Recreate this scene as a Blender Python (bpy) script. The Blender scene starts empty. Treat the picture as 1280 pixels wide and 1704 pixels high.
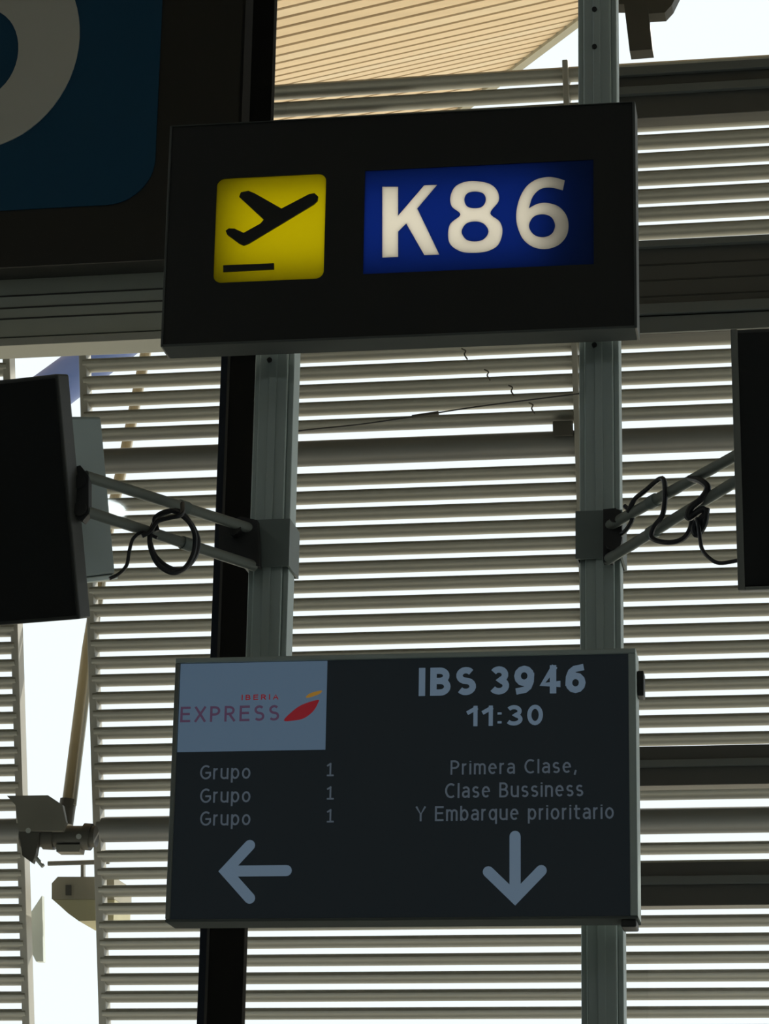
import bpy, bmesh, math, random
import numpy as np
from mathutils import Vector, Matrix

sc = bpy.context.scene
COL = sc.collection
random.seed(7)

# ------------------------------------------------------------------ camera
FPX = 4663.2                                    # focal length in pixels of the 1280 x 1704 frame
PITCH, ROLL, YAW = (math.radians(a) for a in (17.18, 1.0425, -10.12))
CAM = np.array([0.0, 0.0, 1.6])
_c, _s = math.cos(YAW), math.sin(YAW)
FWD = np.array([_s * math.cos(PITCH), _c * math.cos(PITCH), math.sin(PITCH)])
_rt = np.array([_c, -_s, 0.0]); _up = np.cross(_rt, FWD)
RT = math.cos(ROLL) * _rt + math.sin(ROLL) * _up
UP = -math.sin(ROLL) * _rt + math.cos(ROLL) * _up
cam = bpy.data.cameras.new('camera'); cam_o = bpy.data.objects.new('camera', cam); COL.objects.link(cam_o)
M = Matrix([[RT[i], UP[i], -FWD[i], CAM[i]] for i in range(3)] + [[0, 0, 0, 1]])
cam_o.matrix_world = M
cam.sensor_fit = 'VERTICAL'; cam.sensor_height = 24.0; cam.lens = FPX / 1704 * 24.0
cam.clip_start = 0.05; cam.clip_end = 2000
sc.camera = cam_o

# ------------------------------------------------------------------ sky, sun, exposure
world = bpy.data.worlds.new('sky'); sc.world = world; world.use_nodes = True
bg = world.node_tree.nodes['Background']
bg.inputs[0].default_value = (0.90, 0.96, 1.0, 1); bg.inputs[1].default_value = 1.25
sun = bpy.data.lights.new('sun', 'SUN'); sun.energy = 7.0; sun.angle = math.radians(0.6); sun.color = (1.0, 0.94, 0.84)
sun_o = bpy.data.objects.new('sun', sun); COL.objects.link(sun_o)
sun_dir = Vector((-0.35, -1.0, -0.78))          # from the apron side, high, a little from the right
sun_o.rotation_euler = sun_dir.to_track_quat('-Z', 'Y').to_euler(); sun_o.location = (10, 30, 30)
vs = sc.view_settings
sc.display_settings.display_device = 'sRGB'
vs.view_transform = 'Standard'; vs.look = 'None'; vs.gamma = 1.0; vs.exposure = 0.0; vs.use_curve_mapping = False

# ------------------------------------------------------------------ helpers: picture point -> place at a known depth
def ray(x, y): return RT * ((x - 640) / FPX) + UP * ((852 - y) / FPX) + FWD
def at(x, y, Y): d = ray(x, y); return CAM + d * (Y / d[1])
def atp(x, y, O, n): d = ray(x, y); return CAM + d * (((O - CAM) @ n) / (d @ n))
def lin(c): return tuple(((v / 255) / 12.92 if v / 255 <= .04045 else (((v / 255) + .055) / 1.055) ** 2.4) for v in c)

# ------------------------------------------------------------------ materials
MATS = {}
def mat(name, col, rough=.5, metal=0., spec=.5, emit=None, estr=1., noise=None, bump=0., nscale=(1, 1, 1), streak=None):
    m = bpy.data.materials.new(name); m.use_nodes = True; nt = m.node_tree
    b = nt.nodes['Principled BSDF']
    b.inputs['Base Color'].default_value = (*col, 1); b.inputs['Roughness'].default_value = rough
    b.inputs['Metallic'].default_value = metal; b.inputs['Specular IOR Level'].default_value = spec
    if emit: b.inputs['Emission Color'].default_value = (*emit, 1); b.inputs['Emission Strength'].default_value = estr
    if noise:
        scale, amt = noise
        tc = nt.nodes.new('ShaderNodeTexCoord'); mp = nt.nodes.new('ShaderNodeMapping'); mp.inputs['Scale'].default_value = nscale
        n = nt.nodes.new('ShaderNodeTexNoise'); n.inputs['Scale'].default_value = scale; n.inputs['Detail'].default_value = 5
        mix = nt.nodes.new('ShaderNodeMix'); mix.data_type = 'RGBA'
        mix.inputs[6].default_value = (*[c * (1 - amt) for c in col], 1); mix.inputs[7].default_value = (*[min(1, c * (1 + amt)) for c in col], 1)
        nt.links.new(tc.outputs['Object'], mp.inputs[0]); nt.links.new(mp.outputs[0], n.inputs['Vector'])
        nt.links.new(n.outputs['Fac'], mix.inputs[0]); nt.links.new(mix.outputs[2], b.inputs['Base Color'])
        if bump:
            bn = nt.nodes.new('ShaderNodeBump'); bn.inputs['Strength'].default_value = bump; bn.inputs['Distance'].default_value = .004
            nt.links.new(n.outputs['Fac'], bn.inputs['Height']); nt.links.new(bn.outputs[0], b.inputs['Normal'])
    MATS[name] = m; return m
def translucent(name, col):
    m = bpy.data.materials.new(name); m.use_nodes = True; nt = m.node_tree; nt.nodes.clear()
    o = nt.nodes.new('ShaderNodeOutputMaterial'); t = nt.nodes.new('ShaderNodeBsdfTranslucent'); d = nt.nodes.new('ShaderNodeBsdfDiffuse'); x = nt.nodes.new('ShaderNodeMixShader')
    t.inputs[0].default_value = (*col, 1); d.inputs[0].default_value = (*[c * .6 for c in col], 1); x.inputs[0].default_value = .6
    nt.links.new(d.outputs[0], x.inputs[1]); nt.links.new(t.outputs[0], x.inputs[2]); nt.links.new(x.outputs[0], o.inputs[0])
    MATS[name] = m; return m
def glass(name):
    m = bpy.data.materials.new(name); m.use_nodes = True; nt = m.node_tree; nt.nodes.clear()
    o = nt.nodes.new('ShaderNodeOutputMaterial'); t = nt.nodes.new('ShaderNodeBsdfTransparent'); g = nt.nodes.new('ShaderNodeBsdfGlossy'); x = nt.nodes.new('ShaderNodeMixShader')
    t.inputs[0].default_value = (.955, .975, .97, 1); g.inputs['Roughness'].default_value = .02; x.inputs[0].default_value = .04
    nt.links.new(t.outputs[0], x.inputs[1]); nt.links.new(g.outputs[0], x.inputs[2]); nt.links.new(x.outputs[0], o.inputs[0])
    MATS[name] = m; return m

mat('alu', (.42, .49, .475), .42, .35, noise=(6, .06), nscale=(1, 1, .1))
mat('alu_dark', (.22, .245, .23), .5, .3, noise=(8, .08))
mat('clamp_paint', (.17, .205, .20), .5, .1, noise=(9, .08))
mat('sign_black', (.017, .018, .017), .42, spec=.3, noise=(5, .1))
mat('sign_edge', (.07, .08, .077), .5, noise=(9, .1))
mat('sign_under', (.11, .12, .117), .9, spec=.05, noise=(9, .08))
mat('mullion_black', (.018, .018, .017), .9, spec=.05, noise=(4, .15))
mat('mullion_blue', (.026, .032, .045), .8, spec=.1, noise=(4, .12))
mat('mullion_line', (.045, .046, .044), .5)
mat('transom_dark', (.10, .10, .092), .5, .1, noise=(3, .12), nscale=(.15, 1, 1))
mat('transom_mid', (.17, .185, .18), .5, .1, noise=(3, .1), nscale=(.15, 1, 1))
mat('beam_grey', (.45, .48, .43), .55, .1, noise=(3, .1), nscale=(.12, 1, 1))
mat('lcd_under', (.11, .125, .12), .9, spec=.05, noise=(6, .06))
mat('beam_pale', (.43, .44, .40), .55, noise=(3, .08), nscale=(.12, 1, 1))
mat('groove', (.05, .05, .045), .7)
mat('big_blue', (.009, .066, .145), .6, spec=.2, noise=(2, .06))
mat('big_white', (.54, .56, .54), .5, noise=(2, .04))
mat('louver', (.325, .318, .275), .45, .2, noise=(3, .10), nscale=(.25, 1, 1))
mat('louver_tube', (.20, .20, .19), .5, .2, noise=(3, .14), nscale=(.3, 1, 1))
mat('louver_frame', (.40, .38, .33), .5, .2, noise=(5, .1))
mat('bamboo', (.77, .60, .40), .55, noise=(2.0, .12), nscale=(.2, 4, 4))
mat('bamboo_pale', (.78, .63, .44), .55, noise=(2.0, .12), nscale=(.2, 4, 4))
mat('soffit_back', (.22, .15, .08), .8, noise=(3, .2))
mat('fascia', (.34, .32, .24), .6, noise=(3, .12))
mat('strut_blue', (.12, .19, .48), .45, noise=(2, .1))
mat('strut_olive', (.33, .33, .29), .5, noise=(3, .12))
mat('pole_ochre', (.30, .25, .15), .55, noise=(4, .15))
mat('steel_dark', (.07, .066, .055), .5, .4, noise=(6, .3))
mat('steel_grey', (.22, .21, .18), .5, .4, noise=(5, .2))
mat('stone_beige', (.27, .25, .19), .7, noise=(5, .2))
mat('stone_olive', (.42, .39, .24), .7, noise=(5, .2))
mat('pale_panel', (.70, .76, .74), .5, noise=(3, .06))
mat('cable', (.012, .014, .02), .45, noise=(20, .2))
mat('rubber', (.018, .019, .02), .55, noise=(20, .15))
mat('monitor_black', (.012, .013, .013), .35, spec=.35, noise=(3, .1))
mat('monitor_edge', (.06, .063, .06), .5, noise=(5, .1))
mat('housing', (.25, .31, .305), .5, .15, noise=(5, .07))
mat('bezel_grey', (.20, .21, .195), .6, spec=.2, noise=(6, .08))
mat('bolt', (.025, .025, .025), .5, .3)
mat('bolt_steel', (.40, .42, .41), .4, .6)
mat('floor_stone', (.29, .31, .31), .35, noise=(1.2, .12))
mat('ceiling_bamboo', (.44, .39, .31), .6, noise=(2, .1), nscale=(.2, 6, 1))
mat('plaster', (.50, .54, .54), .7, noise=(1.5, .06))
mat('concrete', (.55, .49, .39), .85, noise=(.25, .12))
mat('screen_dark', (.010, .011, .012), .35, spec=.3, emit=lin((15, 20, 23)))
mat('screen_text', (.03, .03, .03), .5, emit=lin((78, 94, 109)))
mat('screen_text_dim', (.03, .03, .03), .5, emit=lin((60, 69, 78)))
mat('screen_pale', (.03, .03, .03), .5, emit=lin((66, 84, 101)))
mat('screen_red', (.03, .01, .01), .5, emit=lin((104, 20, 28)))
mat('screen_plum', (.02, .01, .02), .5, emit=lin((64, 47, 66)))
mat('screen_yellow', (.03, .02, .01), .5, emit=lin((124, 92, 34)))
translucent('lit_yellow', (.737, .67, .03)); translucent('lit_blue', (.06, .137, .445)); translucent('lit_white', (.97, .94, .85))
mat('box_inner', (.7, .7, .7), .8)
glass('glass')
mat('fill_glow', (.8, .8, .8), .5, emit=(.90, .97, 1.0), estr=18.0)  # glow of the added fill lamps, set to lift the interior

# ------------------------------------------------------------------ object helpers
def link(o, parent=None):
    COL.objects.link(o)
    if parent is not None: o.parent = parent
    return o
def tag(o, label=None, cat=None, group=None, kind=None):
    if label: o['label'] = label
    if cat: o['category'] = cat
    if group: o['group'] = group
    if kind: o['kind'] = kind
    return o
def empty(name, loc, rotz=0., rotx=0.):
    o = bpy.data.objects.new(name, None); o.location = [float(v) for v in loc]; o.rotation_euler = (rotx, 0, rotz); o.empty_display_size = .1
    return link(o)
class MB:
    def __init__(s): s.bm = bmesh.new()
    def box(s, x0, x1, y0, y1, z0, z1, bevel=0.):
        r = bmesh.ops.create_cube(s.bm, size=1)
        for v in r['verts']:
            v.co = Vector((x0 + (v.co.x + .5) * (x1 - x0), y0 + (v.co.y + .5) * (y1 - y0), z0 + (v.co.z + .5) * (z1 - z0)))
        if bevel:
            es = list({e for v in r['verts'] for e in v.link_edges})
            bmesh.ops.bevel(s.bm, geom=es, offset=bevel, segments=2, affect='EDGES', profile=.5)
        return s
    def tube(s, pts, rad, seg=12, caps=True, ell=None):
        P = [Vector([float(c) for c in p]) for p in pts]; n = len(P)
        T = [(P[min(i + 1, n - 1)] - P[max(i - 1, 0)]).normalized() for i in range(n)]
        ref = Vector((0, 0, 1)) if abs(T[0].z) < .9 else Vector((1, 0, 0))
        N = (ref - T[0] * ref.dot(T[0])).normalized(); rings = []
        for i in range(n):
            N = (N - T[i] * N.dot(T[i])).normalized(); B = T[i].cross(N)
            r = rad[i] if isinstance(rad, (list, tuple)) else rad
            rings.append([s.bm.verts.new(P[i] + (N * math.cos(a) + B * math.sin(a)) * r) for a in [2 * math.pi * k / seg for k in range(seg)]])
        for a, b in zip(rings, rings[1:]):
            for k in range(seg): s.bm.faces.new((a[k], a[(k + 1) % seg], b[(k + 1) % seg], b[k]))
        if caps: s.bm.faces.new(rings[0][::-1]); s.bm.faces.new(rings[-1])
        return s
    def prism(s, prof, x0, x1):                 # profile in (y, z), swept along x
        a = [s.bm.verts.new((x0, y, z)) for y, z in prof]; b = [s.bm.verts.new((x1, y, z)) for y, z in prof]; n = len(prof)
        for k in range(n): s.bm.faces.new((a[k], a[(k + 1) % n], b[(k + 1) % n], b[k]))
        s.bm.faces.new(a[::-1]); s.bm.faces.new(b); return s
    def slab(s, poly, y0, y1):                  # outline in (x, z), thick along y
        a = [s.bm.verts.new((x, y0, z)) for x, z in poly]; b = [s.bm.verts.new((x, y1, z)) for x, z in poly]; n = len(poly)
        for k in range(n): s.bm.faces.new((a[k], a[(k + 1) % n], b[(k + 1) % n], b[k]))
        s.bm.faces.new(a[::-1]); s.bm.faces.new(b); return s
    def build(s, name, m, parent=None, smooth=False, label=None, loc=None):
        bmesh.ops.recalc_face_normals(s.bm, faces=s.bm.faces[:])
        me = bpy.data.meshes.new(name); s.bm.to_mesh(me); s.bm.free()
        me.materials.append(MATS[m])
        if smooth:
            me.polygons.foreach_set('use_smooth', [True] * len(me.polygons)); me.set_sharp_from_angle(angle=math.radians(40))
        o = bpy.data.objects.new(name, me)
        if loc is not None: o.location = [float(v) for v in loc]
        link(o, parent)
        if label: o['label'] = label
        return o
def sheet(name, loops, y, thick, m, parent):
    """filled 2D outline(s) with holes, in (x, z), standing at depth y, thickness thick"""
    cu = bpy.data.curves.new(name, 'CURVE'); cu.dimensions = '2D'; cu.fill_mode = 'BOTH'; cu.extrude = thick / 2
    for lp in loops:
        sp = cu.splines.new('POLY'); sp.points.add(len(lp) - 1); sp.use_cyclic_u = True
        for q, (x, z) in zip(sp.points, lp): q.co = (x, z, 0, 1)
    t = bpy.data.objects.new(name, cu); COL.objects.link(t)
    dg = bpy.context.evaluated_depsgraph_get(); me = bpy.data.meshes.new_from_object(t.evaluated_get(dg))
    bpy.data.objects.remove(t); bpy.data.curves.remove(cu)
    me.transform(Matrix.Rotation(math.pi / 2, 4, 'X')); me.transform(Matrix.Translation((0, y, 0)))
    me.materials.clear(); me.materials.append(MATS[m]); me.name = name
    return link(bpy.data.objects.new(name, me), parent)
def rrect(x0, x1, z0, z1, r, n=8):
    out = []
    for cx, cz, a0 in ((x1 - r, z1 - r, 0), (x0 + r, z1 - r, 90), (x0 + r, z0 + r, 180), (x1 - r, z0 + r, 270)):
        for k in range(n + 1):
            a = math.radians(a0 + 90 * k / n); out.append((cx + r * math.cos(a), cz + r * math.sin(a)))
    return out
def spline(ctrl, n=6):                          # closed Catmull-Rom through the points
    out = []; N = len(ctrl)
    for i in range(N):
        p0, p1, p2, p3 = (np.array(ctrl[(i + k) % N], float) for k in (-1, 0, 1, 2))
        for k in range(n):
            t = k / n; out.append(tuple(.5 * (2 * p1 + (p2 - p0) * t + (2 * p0 - 5 * p1 + 4 * p2 - p3) * t * t + (3 * p1 - p0 - 3 * p2 + p3) * t ** 3)))
    return out
def smooth_path(pts, n=6):                      # open Catmull-Rom
    P = [np.array(p, float) for p in pts]; P = [2 * P[0] - P[1]] + P + [2 * P[-1] - P[-2]]; out = []
    for i in range(1, len(P) - 2):
        p0, p1, p2, p3 = P[i - 1:i + 3]
        for k in range(n):
            t = k / n; out.append(.5 * (2 * p1 + (p2 - p0) * t + (2 * p0 - 5 * p1 + 4 * p2 - p3) * t * t + (3 * p1 - p0 - 3 * p2 + p3) * t ** 3))
    return out + [P[-2]]

# a plain stroke alphabet: centre lines in units of the capital height
def A(cx, cy, rx, ry, a0, a1, n=12): return [(cx + rx * math.cos(math.radians(a0 + (a1 - a0) * k / n)), cy + ry * math.sin(math.radians(a0 + (a1 - a0) * k / n))) for k in range(n + 1)]
G = {
 'I': (0, [[(0, 0), (0, 1)]]), 'l': (0, [[(0, 0), (0, 1)]]), 'i': (0, [[(0, 0), (0, .74)], [(0, .92), (0, 1.02)]]),
 'B': (.48, [[(0, 0), (0, 1)], [(0, 1), (.22, 1)] + A(.22, .765, .22, .235, 90, -90) + [(0, .53)], [(.22, .53)] + A(.24, .265, .24, .265, 90, -90) + [(0, 0)]]),
 'S': (.48, [A(.24, .755, .22, .245, 35, 270) + A(.24, .255, .24, .255, 90, -145)]),
 '3': (.44, [A(.2, .755, .21, .245, 150, -90) + A(.2, .255, .24, .255, 90, -150)]),
 '9': (.46, [A(.23, .68, .23, .32, 0, 360), [(.46, .68), (.45, .42), (.38, .18), (.26, .05), (.06, 0)]]),
 '6': (.46, [A(.23, .32, .23, .32, 0, 360), [(0, .32), (.01, .58), (.08, .82), (.2, .95), (.4, 1)]]),
 '4': (.5, [[(.36, 0), (.36, 1)], [(.36, .98), (0, .28), (.5, .28)]]),
 '0': (.42, [A(.21, .5, .21, .5, 0, 360, 20)]), '1': (.24, [[(.24, 0), (.24, 1)], [(.24, .96), (0, .74)]]),
 '!': (.36, [[(.18, 0), (.18, 1)], [(.18, 1), (0, .86)], [(0, 0), (.36, 0)]]),
 ':': (0, [[(0, .02), (0, .16)], [(0, .56), (0, .70)]]), ',': (.06, [[(.06, .08), (0, -.16)]]),
 'r': (.2, [[(0, 0), (0, .74)], [(0, .48)] + A(.2, .5, .2, .24, 170, 80)]),
 'u': (.42, [[(0, .74)] + A(.2, .22, .2, .22, 180, 320), [(.42, .74), (.42, 0)]]),
 'p': (.44, [[(0, -.28), (0, .74)], A(.22, .37, .22, .37, 0, 360)]), 'b': (.44, [[(0, 0), (0, 1)], A(.22, .37, .22, .37, 0, 360)]),
 'q': (.44, [[(.44, -.28), (.44, .74)], A(.22, .37, .22, .37, 0, 360)]), 'o': (.46, [A(.23, .37, .23, .37, 0, 360)]),
 'm': (.66, [[(0, 0), (0, .74)], [(0, .5)] + A(.165, .54, .165, .2, 170, 0) + [(.33, 0)], [(.33, .5)] + A(.495, .54, .165, .2, 170, 0) + [(.66, 0)]]),
 'n': (.4, [[(0, 0), (0, .74)], [(0, .5)] + A(.2, .52, .2, .22, 170, 0) + [(.4, 0)]]),
 'e': (.44, [[(0, .4), (.44, .4)] + A(.22, .37, .22, .37, 5, 315)]),
 'a': (.4, [[(.4, 0), (.4, .5)] + A(.2, .53, .2, .21, 0, 150), [(.4, .42), (.17, .42)] + A(.17, .21, .17, .21, 90, 270) + [(.4, .1)]]),
 's': (.36, [A(.18, .555, .17, .185, 30, 270) + A(.18, .185, .18, .185, 90, -150)]),
 'C': (.56, [A(.34, .5, .34, .5, 52, 308, 18)]), 'G': (.6, [A(.34, .5, .34, .5, 52, 330, 18) + [(.62, .46), (.36, .46)]]),
 'P': (.46, [[(0, 0), (0, 1)], [(0, 1), (.2, 1)] + A(.2, .73, .26, .27, 90, -90) + [(0, .46)]]),
 'E': (.46, [[(.46, 1), (0, 1), (0, 0), (.46, 0)], [(0, .53), (.42, .53)]]),
 't': (.3, [[(.1, .95), (.1, .16)] + A(.25, .16, .15, .16, 180, 300), [(0, .72), (.3, .72)]]),
 'Y': (.56, [[(0, 1), (.28, .46), (.56, 1)], [(.28, .46), (.28, 0)]]),
 'X': (.52, [[(0, 0), (.52, 1)], [(0, 1), (.52, 0)]]),
 'R': (.5, [[(0, 0), (0, 1)], [(0, 1), (.2, 1)] + A(.2, .74, .26, .26, 90, -90) + [(0, .48)], [(.22, .48), (.5, 0)]]),
 'A': (.54, [[(0, 0), (.27, 1), (.54, 0)], [(.1, .34), (.44, .34)]]),
}
def ribbon(bm, pts, w, y, rnd=False):
    P = [Vector((a, b)) for a, b in pts]; P = [P[0]] + [b for a, b in zip(P, P[1:]) if (b - a).length > 1e-7]; closed = (P[0] - P[-1]).length < 1e-6
    if closed: P = P[:-1]
    n = len(P); L = []; R = []
    for i in range(n):
        a = P[i - 1] if (i > 0 or closed) else None; b = P[(i + 1) % n] if (i < n - 1 or closed) else None
        d0 = (P[i] - a).normalized() if a is not None else None; d1 = (b - P[i]).normalized() if b is not None else None
        if d0 is None: d0 = d1
        if d1 is None: d1 = d0
        t = (d0 + d1).normalized() if (d0 + d1).length > 1e-6 else d0
        nn = Vector((-t.y, t.x)); k = w / 2 / max(.45, nn.dot(Vector((-d0.y, d0.x)))) if d0.dot(d1) > -.3 else w / 2
        L.append(bm.verts.new((P[i].x + nn.x * k, y, P[i].y + nn.y * k))); R.append(bm.verts.new((P[i].x - nn.x * k, y, P[i].y - nn.y * k)))
    for i in range(n if closed else n - 1):
        j = (i + 1) % n; bm.faces.new((L[i], L[j], R[j], R[i]))
    if rnd and not closed:
        for p in (P[0], P[-1]):
            bm.faces.new([bm.verts.new((p.x + w / 2 * math.cos(a), y, p.y + w / 2 * math.sin(a))) for a in [2 * math.pi * k / 16 for k in range(16)]])
def text_part(name, s, x0, x1, z0, h, w, m, parent, y, slope=0., gap=.16, space=.42):
    """print s between x0 and x1, baseline z0, capital height h, stroke w (of h)"""
    adv = []; x = 0
    for ch in s:
        if ch == ' ': x += space; continue
        W, st = G[ch]; adv.append((ch, x + w / 2)); x += W + w + gap
    tot = x - gap; k = (x1 - x0) / tot; bm = bmesh.new()
    if name == 'character' and len(adv) > 1:
        for ch, xo in adv:
            text_part(name, ch, x0 + (xo - w / 2) * k, x0 + (xo + w / 2 + G[ch][0]) * k, z0, h, w, m, parent, y)
        return
    for ch, xo in adv:
        for st in G[ch][1]:
            pp = [Vector((x0 + (xo + px) * k, z0 + (w / 2 + py * (1 - w)) * h)) for px, py in st]
            for a, b in ((0, 1), (-1, -2)):                     # straight ends run out to the full letter height
                if st[0] != st[-1] and (pp[a] - pp[b]).length > .2 * h: pp[a] = pp[a] + (pp[a] - pp[b]).normalized() * w * h / 2
            ribbon(bm, [tuple(p) for p in pp], w * h, y)
    me = bpy.data.meshes.new(name)
    for f in bm.faces:
        f.normal_update()
        if f.normal.y > 0: f.normal_flip()
    bm.to_mesh(me); bm.free(); me.materials.append(MATS[m])
    return link(bpy.data.objects.new(name, me), parent)
def strokes_part(name, strokes, w, m, parent, y, rnd=True):
    bm = bmesh.new()
    for st in strokes: ribbon(bm, st, w, y, rnd)
    me = bpy.data.meshes.new(name)
    for f in bm.faces:
        f.normal_update()
        if f.normal.y > 0: f.normal_flip()
    bm.to_mesh(me); bm.free(); me.materials.append(MATS[m])
    return link(bpy.data.objects.new(name, me), parent)

# ================================================================== THE SETTING
FACADE = 12.5                                   # glass line
def struct(name, mb, m): return tag(mb.build(name, m), kind='structure')
struct('floor', MB().box(-16, 14, -14, 13.2, -.3, 0), 'floor_stone')
struct('ceiling', MB().box(-16, 14, -14, 14.2, 9.2, 9.5), 'ceiling_bamboo')
struct('wall_back', MB().box(-16, 14, -14.3, -14, 0, 9.2), 'plaster')
struct('wall_left', MB().box(-16.3, -16, -14, 13.2, 0, 9.2), 'plaster')
struct('wall_right', MB().box(14, 14.3, -14, 13.2, 0, 9.2), 'plaster')
struct('ground', MB().box(-300, 300, 13.2, 500, -4.3, -4), 'concrete')

# --- glazed front: mullion, transoms, panes
win = empty('window_1', (-2.95, FACADE, 0)); tag(win, kind='structure')
def wloc(v): return Vector([float(c) for c in v]) - win.location
def wbox(name, m, x0, x1, y0, y1, z0, z1, bevel=.004):
    o = win.location; return MB().box(x0 - o.x, x1 - o.x, y0 - o.y, y1 - o.y, z0 - o.z, z1 - o.z, bevel).build(name, m, win)
XL, XM, XR = -3.058, -3.012, -2.845
wbox('mullion', 'mullion_black', XM, XR, FACADE, FACADE + .07, 0, 9.2)
wbox('mullion_flange', 'mullion_blue', XL, XM - .006, FACADE + .012, FACADE + .065, 0, 9.2)
wbox('mullion_seal', 'mullion_line', XM - .008, XM + .004, FACADE - .006, FACADE + .02, 0, 9.2, 0)
XQ0, XQ1 = float(at(964, 600, FACADE)[0]), float(at(1022, 600, FACADE)[0])
wbox('mullion', 'mullion_black', XQ0, XQ1, FACADE, FACADE + .16, 0, 9.2)
def zat(y, x=1160, Y=FACADE): return at(x, y, Y)[2]
XE = 13.9
# upper dark transom beside the right post
z1, z0 = zat(104), zat(187)
wbox('transom', 'transom_dark', XQ1, XE, FACADE + .03, FACADE + .14, z0, z1)
wbox('transom_lip', 'transom_mid', XQ1, XE, FACADE + .0, FACADE + .03, zat(150), zat(137), .003)
wbox('transom_edge', 'transom_mid', XQ1, XE, FACADE + .0, FACADE + .03, zat(118), z1, .003)
# wide grooved transom at the height of the sign
wbox('transom', 'transom_dark', XQ1, XE, FACADE + .03, FACADE + .16, zat(549), zat(394))
wbox('transom_lip', 'transom_mid', XQ1, XE, FACADE - .005, FACADE + .03, zat(407), zat(396), .003)
wbox('transom_lip', 'transom_mid', XQ1, XE, FACADE - .005, FACADE + .03, zat(519), zat(502), .003)
for a, b in ((432, 434.5), (458, 460.5), (485, 487)): wbox('groove', 'groove', XQ1, XE, FACADE + .027, FACADE + .035, zat(b), zat(a), 0)
wbox('transom_edge', 'transom_mid', XQ1, XE, FACADE + .01, FACADE + .03, zat(549), zat(522), .003)
# two low transoms
for a, b, l0, l1 in ((1238, 1304, 1262, 1274), (1432, 1505, 1456, 1470)):
    wbox('transom', 'transom_dark', XQ1, XE, FACADE + .03, FACADE + .14, zat(b), zat(a))
    wbox('transom_lip', 'transom_mid', XQ1, XE, FACADE + .01, FACADE + .03, zat(l1), zat(l0), .003)
# panes
for x0, x1 in ((-15.9, XL - .004), (XR + .004, XQ0 - .004), (XQ1 + .004, XE)):
    wbox('pane', 'glass', x0, x1, FACADE + .045, FACADE + .055, .02, 9.18, 0)

# --- grooved aluminium beam under the big sign (left of the mullion)
def zl(y): return at(140, y, 12.28)[2]
bo = empty('trim_1', (-6, 12.28, zl(560))); tag(bo, kind='structure')
def bbox(name, m, y0, y1, za, zb, bev=.003):
    return MB().box(-9.5, XR - .02 + 6, y0 - 12.28, y1 - 12.28, zl(za) - bo.location.z, zl(zb) - bo.location.z, bev).build(name, m, bo)
bbox('beam_face', 'beam_grey', 12.28, 12.42, 555, 438)
bbox('beam_lip', 'transom_mid', 12.25, 12.29, 451, 438)
for a in (487, 507, 525): bbox('groove', 'groove', 12.276, 12.285, a + 1.2, a - 1.2, 0)
bbox('shadow_gap', 'groove', 12.30, 12.4, 560, 555, 0)
bbox('bottom_strip', 'beam_pale', 12.26, 12.44, 572, 559)

# ================================================================== OUTDOORS
# --- bamboo canopy: slats along one horizontal direction over a curved rising section
AZ = math.radians(-10.12 - 61.5)                # direction of the slats seen from above
UD = np.array([math.sin(AZ), math.cos(AZ), 0]); VD = np.array([math.cos(AZ), -math.sin(AZ), 0]) * -1
if VD[1] < 0: VD = -VD
def tz(x, y): d = ray(x, y); return d[2] / (d @ VD)      # height / distance across the slats
ys = [-62]; step = 15.8
while ys[-1] < 330:
    y = ys[-1]; s = 15.8 if y < 60 else max(7.0, 15.8 - (y - 60) * .10); ys.append(y + s)
T = [tz(460, y) for y in ys]
v, z = 17.0, T[0] * 17.0
prof = [(v, z)]
v1 = v * T[0] / T[1]; SL = (v1 - v) * 1.0
for t in T[1:]:
    v, z = prof[-1]; best = None
    for k in range(-400, 900):
        th = math.radians(k * .1); e = abs((z + SL * math.sin(th)) - t * (v + SL * math.cos(th)))
        if best is None or e < best[0] - 1e-12: best = (e, th)
    th = best[1]; prof.append((v + SL * math.cos(th), z + SL * math.sin(th)))
canopy = empty('roof_canopy', CAM + UD * 10 + VD * 20 + np.array([0, 0, prof[0][1]]))
tag(canopy, 'sunlit bamboo slatted roof canopy outside above the louvers', 'roof')
cl = np.array(canopy.location)
def cpt(u, vv, zz): return CAM + UD * u + VD * vv + np.array([0, 0, zz]) - cl
def edge_u(vv, zz, px):                        # where a slat reaches the slanting roof edge
    d = ray(*px); k = vv / (d @ VD); return (d @ UD) * k
def edge_px(y):                                # roof edge line: (850,113) - (960,30)
    return None
def u_edge(i, off=0.):
    # intersection of slat line i with the edge drawn through two points of the picture
    (v, z) = prof[i]; t = z / v
    lo, hi = -60., 60.
    a, b = np.array([850. + off, 113.]), np.array([960. + off, 30.])
    def side(s):
        P = a + (b - a) * s; return tz(P[0], P[1]) - t
    s0, s1 = -3., 6.
    for _ in range(60):
        m = (s0 + s1) / 2
        if side(s0) * side(m) <= 0: s1 = m
        else: s0 = m
    P = a + (b - a) * s0; d = ray(*P); return (d @ UD) * v / (d @ VD)
UL = 22.0                                      # far left end of the slats
backv = []
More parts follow.
